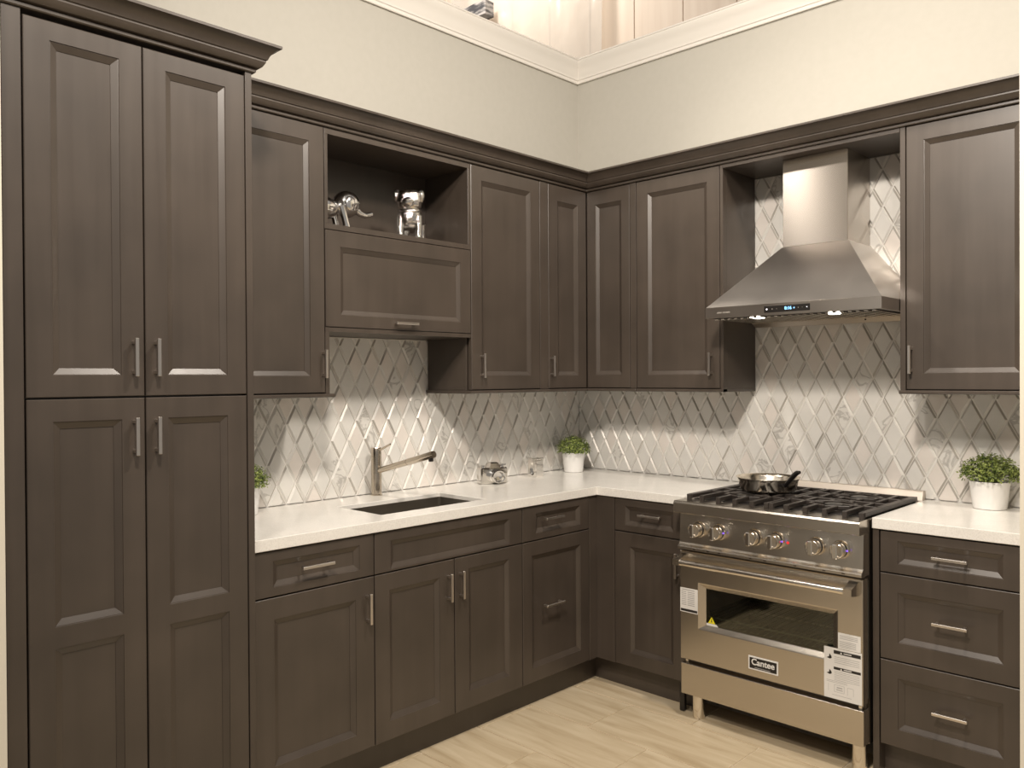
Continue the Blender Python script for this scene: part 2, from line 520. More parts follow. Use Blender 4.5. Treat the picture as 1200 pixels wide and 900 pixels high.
# ------------------------------------------------------------------ cabinet kit
def front(cab, T, u0, u1, v0, v1, w, openings=None, name='door', t=0.020, st=0.062, gap=0.0021):
    """five piece front: frame with a stepped, sloped inner moulding; every field is its own panel"""
    u0 += gap; u1 -= gap; v0 += gap; v1 -= gap
    m = MB(T)
    ops = openings or [(u0 + st, u1 - st, v0 + st, v1 - st)]
    ops = sorted(ops, key=lambda q: q[2])
    b, e = w - t, 0.0018
    m.rings([[(u0, v0, b), (u1, v0, b), (u1, v1, b), (u0, v1, b)], [(u0, v0, w - e), (u1, v0, w - e), (u1, v1, w - e), (u0, v1, w - e)],
             [(u0 + e, v0 + e, w), (u1 - e, v0 + e, w), (u1 - e, v1 - e, w), (u0 + e, v1 - e, w)]], True, True, False)
    a0, a1, c0, c1 = u0 + e, u1 - e, v0 + e, v1 - e
    o0, o1 = ops[0][0], ops[0][1]
    m.poly([(a0, c0, w), (o0, c0, w), (o0, c1, w), (a0, c1, w)])
    m.poly([(o1, c0, w), (a1, c0, w), (a1, c1, w), (o1, c1, w)])
    lo = c0
    for q in ops:
        m.poly([(o0, lo, w), (o1, lo, w), (o1, q[2], w), (o0, q[2], w)]); lo = q[3]
    m.poly([(o0, lo, w), (o1, lo, w), (o1, c1, w), (o0, c1, w)])
    for x0, x1, y0, y1 in ops:
        R = []
        for ins, dep in ((0, 0), (0.0010, -0.0022), (0.0028, -0.0026), (0.0190, -0.0108), (0.0198, -0.0140)):
            R.append([(x0 + ins, y0 + ins, w + dep), (x1 - ins, y0 + ins, w + dep), (x1 - ins, y1 - ins, w + dep), (x0 + ins, y1 - ins, w + dep)])
        m.rings(R, True, False, False)
    d = m.build(name, WOOD, cab)
    for x0, x1, y0, y1 in ops:
        m = MB(T); i = 0.017
        m.box((x0 + i, y0 + i, w - t + 0.001), (x1 - i, y1 - i, w - 0.0122))
        m.build('panel', WOOD, d)
    return d


def pull(part, T, a, b, w, so=0.030):
    """square bar pull; a, b = (u, v) ends"""
    m = MB(T)
    du, dv = b[0] - a[0], b[1] - a[1]
    h = 0.0050
    if abs(dv) > abs(du):
        m.box((a[0] - h, min(a[1], b[1]), w + so - 0.009), (a[0] + h, max(a[1], b[1]), w + so), 0.0012)
        ps = [(a[0], a[1] + dv * k) for k in (0.11, 0.89)]
    else:
        m.box((min(a[0], b[0]), a[1] - h, w + so - 0.009), (max(a[0], b[0]), a[1] + h, w + so), 0.0012)
        ps = [(a[0] + du * k, a[1]) for k in (0.11, 0.89)]
    for u, v in ps:
        m.box((u - 0.0045, v - 0.0045, w - 0.0005), (u + 0.0045, v + 0.0045, w + so - 0.008), 0.0008)
    return m.build('handle', NICKEL, part)


def carcass(cab, T, u0, u1, v0, v1, w1, w0=0.014, name='body'):
    m = MB(T); m.box((u0 + 0.0004, v0, w0), (u1 - 0.0004, v1, w1), 0.0008)
    return m.build(name, WOOD, cab)


def rail(cab, T, u0, u1, w=None, z0=1.349, z1=1.3625):
    """thin bottom board that stands a little proud with a rounded nose"""
    w = w or U + 0.010
    m = MB(T)
    R = []
    for u in (u0, u1):
        R.append([(u, z0, 0.014), (u, z0, w - 0.004), (u, z0 + 0.003, w), (u, z1 - 0.003, w), (u, z1, w - 0.004), (u, z1, 0.014)])
    m.rings(R)
    return m.build('bottom_board', WOOD, cab)


CP = [(0.0, 0.0), (0.009, 0.0), (0.012, 0.003), (0.012, 0.010), (0.009, 0.013), (0.021, 0.015), (0.026, 0.019), (0.031, 0.027), (0.034, 0.033), (0.034, 0.038),
      (0.038, 0.040), (0.042, 0.050), (0.049, 0.061), (0.058, 0.069), (0.067, 0.073), (0.070, 0.074), (0.070, 0.082), (0.0, 0.082)]


# ------------------------------------------------------------------ tall pantry
pan = thing('pantry_cabinet', 'tall dark brown double door pantry cabinet reaching from floor to crown at the left', 'cabinet', (0.3, -2.66, 0))
m = MB(LW); m.box((-2.952, 0.10, 0.012), (-2.343, 2.366, PF - 0.034)); m.build('body', WOOD, pan)
m = MB(LW); m.box((-2.998, 0.0, 0.012), (-2.9535, 2.366, PF), 0.001); m.build('filler_strip', WOOD, pan)
m = MB(LW); m.box((-2.3415, 0.0, 0.012), (-2.3205, 2.366, PF + 0.001), 0.001); m.build('end_panel', WOOD, pan)
m = MB(LW); m.box((-2.952, 0.0, 0.30), (-2.343, 0.10, PF - 0.08)); m.build('plinth', WOOD, pan)
zs = 1.3715
for a, c, hx in ((-2.951, -2.6505, -2.682), (-2.6505, -2.3425, -2.621)):
    d = front(pan, LW, a, c, zs, 2.352, PF, [(a + 0.0635, c - 0.0635, 1.431, 2.300)])
    pull(d, LW, (hx, 1.428), (hx, 1.534), PF)
    d = front(pan, LW, a, c, 0.105, zs - 0.001, PF, [(a + 0.0635, c - 0.0635, 0.773, 1.310), (a + 0.0635, c - 0.0635, 0.175, 0.717)])
    pull(d, LW, (hx, 1.209), (hx, 1.314), PF)
m = MB(); m.sweep([(PF - 0.004, -3.0), (PF - 0.004, -2.3205), (U + 0.072, -2.3205)], [(w, 2.364 + z) for w, z in CP]); m.build('crown', WOOD, pan, smooth=20)
m = MB(); m.box((0.012, -2.998, 2.366), (PF - 0.005, -2.3215, 2.44)); m.build('top_panel', WOOD, pan)

# ------------------------------------------------------------------ wall cabinets, sink wall
c = thing('wall_cabinet', 'dark brown single door wall cabinet next to the pantry, left of the open shelf', 'cabinet', (0.16, -2.09, 1.35))
carcass(c, LW, -2.3195, -1.8465, 1.3625, ZT, U - 0.034)
m = MB(LW); m.box((-1.8645, 1.3625, U - 0.034), (-1.8465, 1.6125, U - 0.002), 0.001); m.build('side_stile', WOOD, c)
d = front(c, LW, -2.3195, -1.866, ZR, ZT, U)
pull(d, LW, (-1.8775, 1.421), (-1.8775, 1.527), U)
rail(c, LW, -2.3195, -1.832)

c = thing('open_shelf_cabinet', 'dark brown wall cabinet with an open display niche above a flip up door', 'cabinet', (0.16, -1.49, 1.6))
y0, y1 = -1.8645, -1.1185
fz = U - 0.0015
for nm, a, b_ in (('bottom_board', (y0, 1.5955, 0.014), (y1, 1.612, fz)), ('shelf', (y0, 1.982, 0.014), (y1, 2.003, fz)), ('top_board', (y0, 2.338, 0.014), (y1, ZT, fz)),
                  ('side_panel', (y0, 2.003, 0.014), (y0 + 0.0145, 2.338, fz)), ('side_panel', (y1 - 0.0145, 2.003, 0.014), (y1, 2.338, fz)),
                  ('back_panel', (y0 + 0.0145, 2.003, 0.014), (y1 - 0.0145, 2.338, 0.022)), ('body', (y0, 1.612, 0.014), (y1, 1.982, U - 0.034))):
    m = MB(LW); m.box(a, b_, 0.0008); m.build(nm, WOOD, c)
d = front(c, LW, y0, y1, 1.6125, 1.9815, U, [(-1.797, -1.179, 1.661, 1.920)], 'flip_up_door')
pull(d, LW, (-1.549, 1.641), (-1.436, 1.641), U)

c = thing('wall_cabinet', 'dark brown tall single door wall cabinet right of the open shelf, above the faucet', 'cabinet', (0.16, -0.86, 1.35))
carcass(c, LW, -1.1185, -0.606, 1.3625, ZT, U - 0.034)
d = front(c, LW, -1.118, -0.6665, ZR, ZT, U)
pull(d, LW, (-1.059, 1.419), (-1.059, 1.527), U)
m = MB(LW); m.box((-0.6655, ZR, U - 0.034), (-0.6065, ZT, U - 0.0005), 0.001); m.build('filler_strip', WOOD, c)
rail(c, LW, -1.130, -0.606)

c = thing('corner_wall_cabinet', 'dark brown corner wall cabinet with two narrow doors meeting in the room corner', 'cabinet', (0.2, -0.2, 1.35))
m = MB()
m.box((0.014, -0.6055, 1.3625), (U - 0.034, -0.014, ZT), 0.0008)
m.box((U - 0.034, -(U - 0.034), 1.3625), (0.6175, -0.014, ZT), 0.0008)
m.build('body', WOOD, c)
d = front(c, LW, -0.606, -U - 0.001, ZR, ZT, U, [(-0.537, -0.381, 1.428, 2.284)])
pull(d, LW, (-0.590, 1.424), (-0.590, 1.524), U)
front(c, RW, U + 0.001, 0.5805, ZR, ZT, U, [(0.367, 0.530, 1.431, 2.289)])
m = MB(RW); m.box((0.5815, ZR, U - 0.034), (0.6170, ZT, U - 0.0005), 0.001); m.build('filler_strip', WOOD, c)
m = MB()
m.box((0.014, -0.6055, 1.349), (U + 0.010, -0.014, 1.3625), 0.002)
m.box((U + 0.010, -(U + 0.010), 1.349), (0.6175, -0.014, 1.3625), 0.002)
m.build('bottom_board', WOOD, c)

c = thing('wall_cabinet', 'dark brown single door wall cabinet between the corner and the range hood', 'cabinet', (0.85, -0.16, 1.35))
carcass(c, RW, 0.618, 1.0862, 1.3625, ZT, U - 0.034)
d = front(c, RW, 0.618, 1.0705, ZR, ZT, U)
pull(d, RW, (1.028, 1.424), (1.028, 1.527), U)
m = MB(RW); m.box((1.0715, 1.350, U - 0.034), (1.0862, ZT, U - 0.001), 0.001); m.build('side_stile', WOOD, c)
rail(c, RW, 0.618, 1.0862, U + 0.004)

c = thing('wall_cabinet', 'dark brown single door wall cabinet right of the hood, by the right wall', 'cabinet', (2.07, -0.16, 1.35))
carcass(c, RW, 1.838, XW - 0.001, 1.3625, ZT, U - 0.034)
m = MB(RW); m.box((1.838, 1.3625, U - 0.034), (1.8575, ZT, U - 0.001), 0.001); m.build('side_stile', WOOD, c)
d = front(c, RW, 1.859, 2.297, ZR, ZT, U, [(1.922, 2.236, 1.427, 2.300)])
pull(d, RW, (1.878, 1.425), (1.878, 1.532), U)
rail(c, RW, 1.836, XW - 0.001)

m = MB(RW); m.box((1.0868, 2.345, 0.014), (1.8374, ZT, U - 0.001), 0.001)
tag(m.build('bridge_panel', WOOD), 'dark wooden bridging panel above the hood chimney', 'panel')
m = MB(); m.sweep([(U - 0.004, -2.3195), (U - 0.004, -U + 0.004), (XW - 0.001, -U + 0.004)], [(w, ZT + 0.001 + z) for w, z in CP])
o = m.build('crown_molding', WOOD, smooth=20)
tag(o, 'dark stepped crown moulding running along the tops of the wall cabinets', 'crown moulding')
m = MB()
m.box((0.014, -2.3195, ZT + 0.001), (U - 0.006, -0.014, 2.432)); m.box((U - 0.006, -U + 0.006, ZT + 0.001), (XW - 0.001, -0.014, 2.432))
m.build('top_board', WOOD, o)

# ------------------------------------------------------------------ base cabinets
ZB, ZD, ZF = 0.1175, 0.7225, 0.8715
c = thing('base_cabinet', 'dark brown base cabinet with a drawer over a single door beside the pantry', 'cabinet', (0.3, -2.08, 0.12))
carcass(c, LW, -2.3195, -1.851, ZB, ZC - TC - 0.001, F - 0.034)
d = front(c, LW, -2.3185, -1.8505, ZD, ZF, F, [(-2.246, -1.913, 0.7525, 0.8385)], 'drawer'); pull(d, LW, (-2.153, 0.802), (-2.031, 0.802), F)
d = front(c, LW, -2.3185, -1.8505, ZB, ZD - 0.0005, F, [(-2.244, -1.930, 0.180, 0.651)]); pull(d, LW, (-1.884, 0.560), (-1.884, 0.667), F)

c = thing('sink_cabinet', 'dark brown double door base cabinet with a blank front under the sink', 'cabinet', (0.3, -1.47, 0.12))
m = MB(LW)
m.box((-1.8500, ZB, 0.014), (-1.0890, 0.655, F - 0.034), 0.0008)
m.box((-1.8500, 0.655, 0.014), (-1.800, ZC - TC - 0.001, F - 0.034))
m.box((-1.140, 0.655, 0.014), (-1.0890, ZC - TC - 0.001, F - 0.034))
m.box((-1.800, 0.655, F - 0.055), (-1.140, ZC - TC - 0.001, F - 0.034))
m.box((-1.800, 0.655, 0.014), (-1.140, ZC - TC - 0.001, 0.05))
m.build('body', WOOD, c)
front(c, LW, -1.8505, -1.0885, ZD, ZF, F, [(-1.779, -1.165, 0.7325, 0.836 - 0.0)], 'drawer_front')
d = front(c, LW, -1.8505, -1.4716, ZB, ZD - 0.0005, F, [(-1.786, -1.5475, 0.187, 0.660)]); pull(d, LW, (-1.507, 0.563), (-1.507, 0.671), F)
d = front(c, LW, -1.4716, -1.0885, ZB, ZD - 0.0005, F, [(-1.397, -1.1685, 0.187, 0.670)]); pull(d, LW, (-1.4445, 0.563), (-1.4445, 0.671), F)

c = thing('base_cabinet', 'dark brown base cabinet with a deep pull out below its drawer, right of the sink', 'cabinet', (0.3, -0.86, 0.12))
carcass(c, LW, -1.088, -0.6405, ZB, ZC - TC - 0.001, F - 0.034)
d = front(c, LW, -1.0885, -0.641, ZD, ZF, F, [(-1.006, -0.7065, 0.752, 0.8385)], 'drawer'); pull(d, LW, (-0.966, 0.811), (-0.846, 0.811), F)
d = front(c, LW, -1.0885, -0.641, ZB, ZD - 0.0005, F, [(-1.030, -0.706, 0.180, 0.661)], 'drawer'); pull(d, LW, (-0.965, 0.435), (-0.845, 0.435), F)

c = thing('corner_post', 'plain dark brown corner filler joining the two runs of base cabinets', 'cabinet', (0.3, -0.3, 0.12))
m = MB(); m.box((0.014, -0.6395, ZB), (F - 0.001, -F, ZC - TC - 0.001), 0.001); m.box((0.014, -F, ZB), (0.686, -F + 0.55, ZC - TC - 0.001), 0.001)
m.build('body', WOOD, c)

c = thing('base_cabinet', 'dark brown base cabinet with a drawer over a door, left of the range', 'cabinet', (0.88, -0.3, 0.12))
carcass(c, RW, 0.687, 1.062, ZB, ZC - TC - 0.001, F - 0.034)
d = front(c, RW, 0.687, 1.0615, ZD, ZF, F, [(0.745, 1.002, 0.7525, 0.8385)], 'drawer'); pull(d, RW, (0.832, 0.807), (0.946, 0.807), F)
d = front(c, RW, 0.687, 1.0615, ZB, ZD - 0.0005, F, [(0.7715, 1.000, 0.180, 0.658)]); pull(d, RW, (1.026, 0.560), (1.026, 0.667), F)
m = MB(); m.box((1.036, -0.600, 0.0), (1.060, -0.576, ZB), 0.004)
m.build('foot', BLACK, c)

m = MB(); m.box((0.05, -2.3195, 0.0), (0.527, -0.05, ZB - 0.0005)); m.box((0.527, -0.527, 0.0), (1.061, -0.05, ZB - 0.0005))
tag(m.build('toe_kick', WOOD), 'dark recessed toe kick under the corner run of base cabinets', 'toe kick')

c = thing('drawer_cabinet', 'dark brown base cabinet with three drawers, right of the range', 'cabinet', (2.08, -0.3, 0.0))
m = MB(RW); m.box((1.836, 0.0, 0.014), (1.858, ZC - TC - 0.001, F), 0.001); m.build('end_panel', WOOD, c)
m = MB(RW); m.box((1.8585, 0.106, 0.014), (XW - 0.001, ZC - TC - 0.001, F - 0.034)); m.build('body', WOOD, c)
m = MB(RW); m.box((1.8585, 0.0, 0.05), (XW - 0.001, 0.106, F - 0.055)); m.build('plinth', WOOD, c)
for z0, z1, p0, p1, hz in ((0.7215, 0.8705, 0.757, 0.838, 0.799), (0.4145, 0.7215, 0.480, 0.6575, 0.5755), (0.109, 0.4145, 0.174, 0.355, 0.2715)):
    d = front(c, RW, 1.8600, XW - 0.003, z0, z1, F, [(1.9215, 2.249, p0, p1)], 'drawer'); pull(d, RW, (2.039, hz), (2.149, hz), F)

# ------------------------------------------------------------------ countertops


def slab(name, xs, ys, keep, label):
    m = MB()
    z0, z1 = ZC - TC, ZC
    for i in range(len(xs) - 1):
        for j in range(len(ys) - 1):
            if not keep(i, j): continue
            x0, x1, y0, y1 = xs[i], xs[i + 1], ys[j], ys[j + 1]
            m.poly([(x0, y0, z1), (x1, y0, z1), (x1, y1, z1), (x0, y1, z1)])
            m.poly([(x0, y1, z0), (x1, y1, z0), (x1, y0, z0), (x0, y0, z0)])
            ok = lambda a, b: 0 <= a < len(xs) - 1 and 0 <= b < len(ys) - 1 and keep(a, b)
            if not ok(i - 1, j): m.poly([(x0, y0, z0), (x0, y0, z1), (x0, y1, z1), (x0, y1, z0)])
            if not ok(i + 1, j): m.poly([(x1, y0, z0), (x1, y1, z0), (x1, y1, z1), (x1, y0, z1)])
            if not ok(i, j - 1): m.poly([(x0, y0, z0), (x1, y0, z0), (x1, y0, z1), (x0, y0, z1)])
            if not ok(i, j + 1): m.poly([(x0, y1, z0), (x0, y1, z1), (x1, y1, z1), (x1, y1, z0)])
    o = m.build(name, QUARTZ, merge=True)
    bv = o.modifiers.new('edge', 'BEVEL'); bv.width = 0.0022; bv.segments = 2; bv.limit_method = 'ANGLE'
    return tag(o, label, 'countertop')


SX0, SX1, SY0, SY1 = 0.200, 0.488, -1.745, -1.212
xs = [0.0100, SX0, SX1, CE, 1.0635]; ys = [-2.3195, SY0, SY1, -CE, -0.0100]
slab('countertop', xs, ys, lambda i, j: not (i == 1 and j == 1) and not (i == 3 and j < 3), 'white quartz L-shaped countertop with the sink cut into it')
slab('countertop', [1.8365, XW - 0.001], [-CE, -0.0100], lambda i, j: True, 'short white quartz countertop right of the range')

# ------------------------------------------------------------------ sink and faucet
c = thing('kitchen_sink', 'rectangular undermount stainless steel sink set in the white countertop', 'sink', (0.344, -1.478, 0.66))
m = MB()
a, bq, zt_, zb_ = -0.0008, 0.0002, ZC - 0.0165, 0.690


def ring(x0, y0, x1, y1, z, r=0.015, n=4):
    out = []
    for cx_, cy_, a0 in ((x1 - r, y1 - r, 0), (x0 + r, y1 - r, 90), (x0 + r, y0 + r, 180), (x1 - r, y0 + r, 270)):
        for k in range(n + 1):
            t = math.radians(a0 + 90 * k / n)
            out.append((cx_ + r * math.cos(t), cy_ + r * math.sin(t), z))
    return out


m.rings([ring(SX0 - a + 0.0002, SY0 - a + 0.0002, SX1 + a - 0.0002, SY1 + a - 0.0002, zb_ - 0.002, 0.012), ring(SX0 + 0.0006, SY0 + 0.0006, SX1 - 0.0006, SY1 - 0.0006, zt_, 0.012),
         ring(SX0 + 0.0024, SY0 + 0.0024, SX1 - 0.0024, SY1 - 0.0024, zt_, 0.012), ring(SX0 + 0.0024, SY0 + 0.0024, SX1 - 0.0024, SY1 - 0.0024, zb_ + 0.012, 0.012),
         ring(SX0 + 0.012, SY0 + 0.012, SX1 - 0.012, SY1 - 0.012, zb_, 0.012)], True, True, True)
m.build('basin', SINKM, c, smooth=40)
m = MB(); m.lathe([(0.048, 0.0), (0.050, 0.002), (0.040, 0.004), (0.034, 0.001), (0.0, 0.001)], (0.30, -1.478, zb_ + 0.0005), n=24); m.build('drain', KNOBM, c, smooth=40)

c = thing('faucet', 'brushed nickel single lever pull out faucet standing behind the sink', 'faucet', (0.055, -1.447, ZC))
m = MB(); m.lathe([(0.0255, 0.0), (0.0255, 0.004), (0.0225, 0.006), (0.0225, 0.168), (0.0218, 0.1685), (0.0218, 0.170), (0.0225, 0.1705), (0.0225, 0.205), (0.021, 0.207), (0, 0.207)], (0.055, -1.447, ZC), n=32)
m.build('body', FAUC, c, smooth=40)
A, B = Vector((0.060, -1.445, 1.018)), Vector((0.405, -1.418, 1.109))
m = MB(); m.tube([A, A.lerp(B, 0.55)], [0.0125, 0.0135], 20); m.build('spout', FAUC, c, smooth=40)
m = MB(); m.tube([A.lerp(B, 0.552), A.lerp(B, 0.56), A.lerp(B, 0.985), B], [0.0132, 0.0142, 0.0150, 0.0142], 20)
sp = m.build('spray_head', FAUC, c, smooth=40)
m = MB(); q = A.lerp(B, 0.95); m.lathe([(0.010, 0.0), (0.0105, -0.016), (0.008, -0.018), (0, -0.018)], (q.x, q.y, q.z - 0.008), n=16); m.build('nozzle', BLACK, sp, smooth=40)
m = MB(); m.tube([(0.066, -1.445, 1.104), (0.090, -1.440, 1.116), (0.136, -1.432, 1.137)], [0.0058, 0.005, 0.0042], 12); m.build('lever', FAUC, c, smooth=40)


# ------------------------------------------------------------------ chrome camera and block on the counter
def placed(loc, rz):
    M = Matrix.Translation(loc) @ Matrix.Rotation(rz, 4, 'Z')
    return lambda q: M @ q


c = thing('camera_ornament', 'shiny chrome ornament shaped like an old camera, right of the sink', 'ornament', (0.150, -0.835, ZC))
T0 = placed((0.150, -0.835, ZC), math.radians(-16 + 90))
T = lambda q: T0(Vector((q.x * 1.16, q.y * 1.25, q.z)))       # local -y looks out of the lens
m = MB(T)
m.box((-0.062, -0.020, 0.0), (0.062, 0.024, 0.078), 0.006)
m.build('body', CHROME, c, smooth=30)
m = MB(T)
m.rings([[(-0.026, -0.022, 0.076), (0.026, -0.022, 0.076), (0.026, 0.020, 0.076), (-0.026, 0.020, 0.076)],
         [(-0.018, -0.018, 0.098), (0.018, -0.018, 0.098), (0.018, 0.016, 0.098), (-0.018, 0.016, 0.098)],
         [(-0.013, -0.012, 0.103), (0.013, -0.012, 0.103), (0.013, 0.010, 0.103), (-0.013, 0.010, 0.103)]])
m.build('viewfinder', CHROME, c, smooth=30)
m = MB(T); m.lathe([(0.033, 0.0), (0.035, 0.004), (0.033, 0.012), (0.030, 0.014), (0.031, 0.028), (0.028, 0.031), (0.024, 0.030), (0.018, 0.020), (0, 0.018)], (0.004, -0.018, 0.038), (0, -1, 0), 32)
m.build('lens', CHROME, c, smooth=40)
for u, r in ((-0.045, 0.011), (0.045, 0.012)):
    m = MB(T); m.lathe([(r, 0), (r, 0.010), (r * 0.8, 0.012), (0, 0.012)], (u, 0.002, 0.077), n=20); m.build('dial', CHROME, c, smooth=40)
m = MB(T); m.tube([(0.040, -0.006, 0.088), (0.056, -0.014, 0.090)], [0.004, 0.003], 10); m.build('winding_lever', CHROME, c, smooth=40)

c = thing('chrome_block', 'small square chrome block with an oval window, between camera ornament and plant', 'ornament', (0.132, -0.508, ZC))
T = placed((0.132, -0.508, ZC), math.radians(3))
m = MB(T)
s_, h_ = 0.027, 0.092
n = 32
sq, ov, ov2 = [], [], []
for k in range(n):
    t = 2 * math.pi * (k + 0.5) / n
    cx_, sz_ = math.cos(t), math.sin(t)
    mxx = max(abs(cx_), abs(sz_))
    sq.append((s_ * cx_ / mxx, -s_, h_ / 2 + h_ / 2 * sz_ / mxx))
    ov.append((0.0165 * cx_, -s_, h_ / 2 + 0.035 * sz_))
    ov2.append((0.015 * cx_, -s_ + 0.012, h_ / 2 + 0.033 * sz_))
bk = [(x, s_, z) for x, y, z in sq]
m.rings([bk, sq, ov, ov2], True, True, True)
m.build('body', CHROME, c, smooth=35)
m = MB(T); m.box((-0.029, -0.029, h_ - 0.001), (0.029, 0.029, h_ + 0.005), 0.0015); m.build('lid', CHROME, c)


# ------------------------------------------------------------------ potted plants
def foliage_mesh(seed):
    rnd = random.Random(seed)
    m = MB()
    for k in range(1500):
        th = rnd.uniform(0, 2 * math.pi)
        e = math.asin(rnd.uniform(-0.16, 1.0))
        rr = rnd.uniform(0.62, 1.05) ** 0.6
        if rnd.random() < 0.16: rr *= 1.15
        q = Vector((math.cos(th) * math.cos(e) * 0.086 * rr, math.sin(th) * math.cos(e) * 0.086 * rr, 0.116 + math.sin(e) * 0.074 * rr))
        n = Vector((q.x, q.y, (q.z - 0.10))).normalized()
        n = (n + Vector((rnd.gauss(0, 0.5), rnd.gauss(0, 0.5), rnd.gauss(0.25, 0.5)))).normalized()
        d = n.orthogonal().normalized()
        d = Matrix.Rotation(rnd.uniform(0, 6.28), 3, n) @ d
        w = n.cross(d)
        l = rnd.uniform(0.007, 0.014); b_ = l * 0.30
        i = [m.p(*p) for p in (q, q + d * l * 0.5 + w * b_ + n * 0.0015, q + d * l + n * 0.0005 * rnd.uniform(-2, 4), q + d * l * 0.5 - w * b_ + n * 0.0015, q + d * l * 0.5 - n * 0.0006)]
        m.f += [[i[0], i[4], i[1]], [i[1], i[4], i[2]], [i[2], i[4], i[3]], [i[3], i[4], i[0]]]
    for k in range(70):
        th = rnd.uniform(0, 2 * math.pi); r = rnd.uniform(0.01, 0.08)
        m.tube([(0.02 * math.cos(th), 0.02 * math.sin(th), 0.095), (r * math.cos(th), r * math.sin(th), 0.10 + 0.078 * math.sqrt(max(0, 1 - (r / 0.088) ** 2)))], [0.0012, 0.0007], 5)
    me = m.mesh('foliage', LEAF)
    return me


FM = foliage_mesh(5)
POT = MB(); POT.lathe([(0.046, 0.0), (0.050, 0.002), (0.0505, 0.006), (0.0605, 0.098), (0.0615, 0.103), (0.061, 0.105), (0.0585, 0.104), (0.0575, 0.094), (0.0, 0.092)], n=40)
POTM = POT.mesh('pot', PORC, 35)
SO = MB(); SO.lathe([(0.0572, 0.0), (0.04, 0.006), (0.0, 0.008)], (0, 0, 0.0925), n=24); SOM = SO.mesh('soil', SOIL, 60)
for loc, rz, sc, lab in (((0.128, -0.203, ZC), 0.4, 1.0, 'small leafy green plant in a white pot, in the corner of the long counter'),
                         ((2.088, -0.094, ZC), 2.1, 1.14, 'small leafy green plant in a white pot, on the short counter at the right'),
                         ((0.105, -2.092, ZC), 3.9, 1.0, 'small leafy green plant in a white pot, mostly hidden behind the pantry')):
    c = thing('potted_plant', lab, 'plant', loc, 'potted plants on the counters')
    for nm, me in (('pot', POTM), ('soil', SOM), ('foliage', FM)):
        o = bpy.data.objects.new(nm, me); COL.objects.link(o); o.parent = c
        o.rotation_euler = (0, 0, rz)
        o.scale = (sc, sc, 1.0 if nm != 'foliage' else 0.5 + 0.5 * sc)
        if nm == 'foliage': o['kind'] = 'stuff'

# ------------------------------------------------------------------ chrome figurines in the niche
c = thing('elephant_figurine', 'smooth polished chrome elephant figurine, left one on the open shelf', 'figurine', (0.200, -1.72, 2.003))
Z0 = 2.003
m = MB()
ex, ey = 0.215, -1.703
m.ball((ex, ey, Z0 + 0.106), (0.054, 0.054, 0.053))
m.build('head', FIGC, c, smooth=60)
m = MB(); m.ball((ex - 0.002, ey - 0.115, Z0 + 0.078), (0.055, 0.075, 0.045)); m.build('body', FIGC, c, smooth=60)
m = MB()
pts = [(ex + 0.012, ey + 0.030, Z0 + 0.092), (ex + 0.020, ey + 0.052, Z0 + 0.074), (ex + 0.024, ey + 0.074, Z0 + 0.068), (ex + 0.026, ey + 0.092, Z0 + 0.073), (ex + 0.027, ey + 0.104, Z0 + 0.078)]
m.tube(pts, [0.018, 0.013, 0.0105, 0.010, 0.009], 14); m.build('trunk', FIGC, c, smooth=60)
for sx in (-1, 1):
    m = MB(); m.ball((ex + 0.047 * sx, ey - 0.014, Z0 + 0.100), (0.011, 0.024, 0.030)); m.build('ear', FIGC, c, smooth=60)
    m = MB(); m.tube([(ex + 0.03 * sx, ey - 0.045, Z0 + 0.09), (ex + 0.032 * sx, ey - 0.030, Z0 + 0.045), (ex + 0.034 * sx, ey - 0.018, Z0 + 0.0)], [0.018, 0.013, 0.014], 14); m.build('leg', FIGC, c, smooth=60)
    m = MB(); m.tube([(ex + 0.03 * sx, ey - 0.160, Z0 + 0.08), (ex + 0.034 * sx, ey - 0.165, Z0 + 0.0)], [0.022, 0.015], 14); m.build('leg', FIGC, c, smooth=60)
    m = MB(); m.tube([(ex + 0.020 * sx, ey + 0.036, Z0 + 0.090), (ex + 0.026 * sx, ey + 0.060, Z0 + 0.080)], [0.005, 0.002], 8); m.build('tusk', FIGC, c, smooth=60)

c = thing('dog_figurine', 'textured shaggy chrome dog figurine, right one on the open shelf', 'figurine', (0.20, -1.385, 2.003))


def shag(sd, amp, fr_=9.0):
    r1 = random.Random(sd); ph = [r1.uniform(0, 6) for _ in range(6)]
    return lambda q: 1 + amp * (math.sin(fr_ * q.x + ph[0] + 3 * math.sin(4 * q.z + ph[3])) * math.sin(fr_ * q.y + ph[1]) + 0.6 * math.sin(1.7 * fr_ * q.z + ph[2] + 2 * q.y))


ang = math.radians(-46)
T = placed((0.205, -1.372, Z0), ang + math.radians(90))    # local -y looks at the viewer
m = MB(T)
m.ball((0, 0.055, 0.092), (0.046, 0.085, 0.046), 30, 20, shag(1, 0.06)); m.ball((0, -0.012, 0.100), (0.049, 0.042, 0.056), 36, 26, shag(2, 0.07, 12))
m.build('body', SHAG, c, smooth=70)
m = MB(T); m.ball((0, -0.026, 0.166), (0.051, 0.044, 0.045), 44, 30, lambda q: 1.0 / max(abs(q.x) ** 3 + abs(q.y) ** 3 + abs(q.z) ** 3, 1e-3) ** 0.3 * shag(3, 0.055, 15)(q)); hd = m.build('head', SHAG, c, smooth=70)
m = MB(T); m.ball((0, -0.066, 0.152), (0.026, 0.026, 0.022), 24, 16, shag(4, 0.07, 8)); m.build('muzzle', SHAG, hd, smooth=70)
m = MB(T); m.ball((0, -0.090, 0.158), (0.008, 0.006, 0.006)); m.build('nose', SHAG, hd, smooth=70)
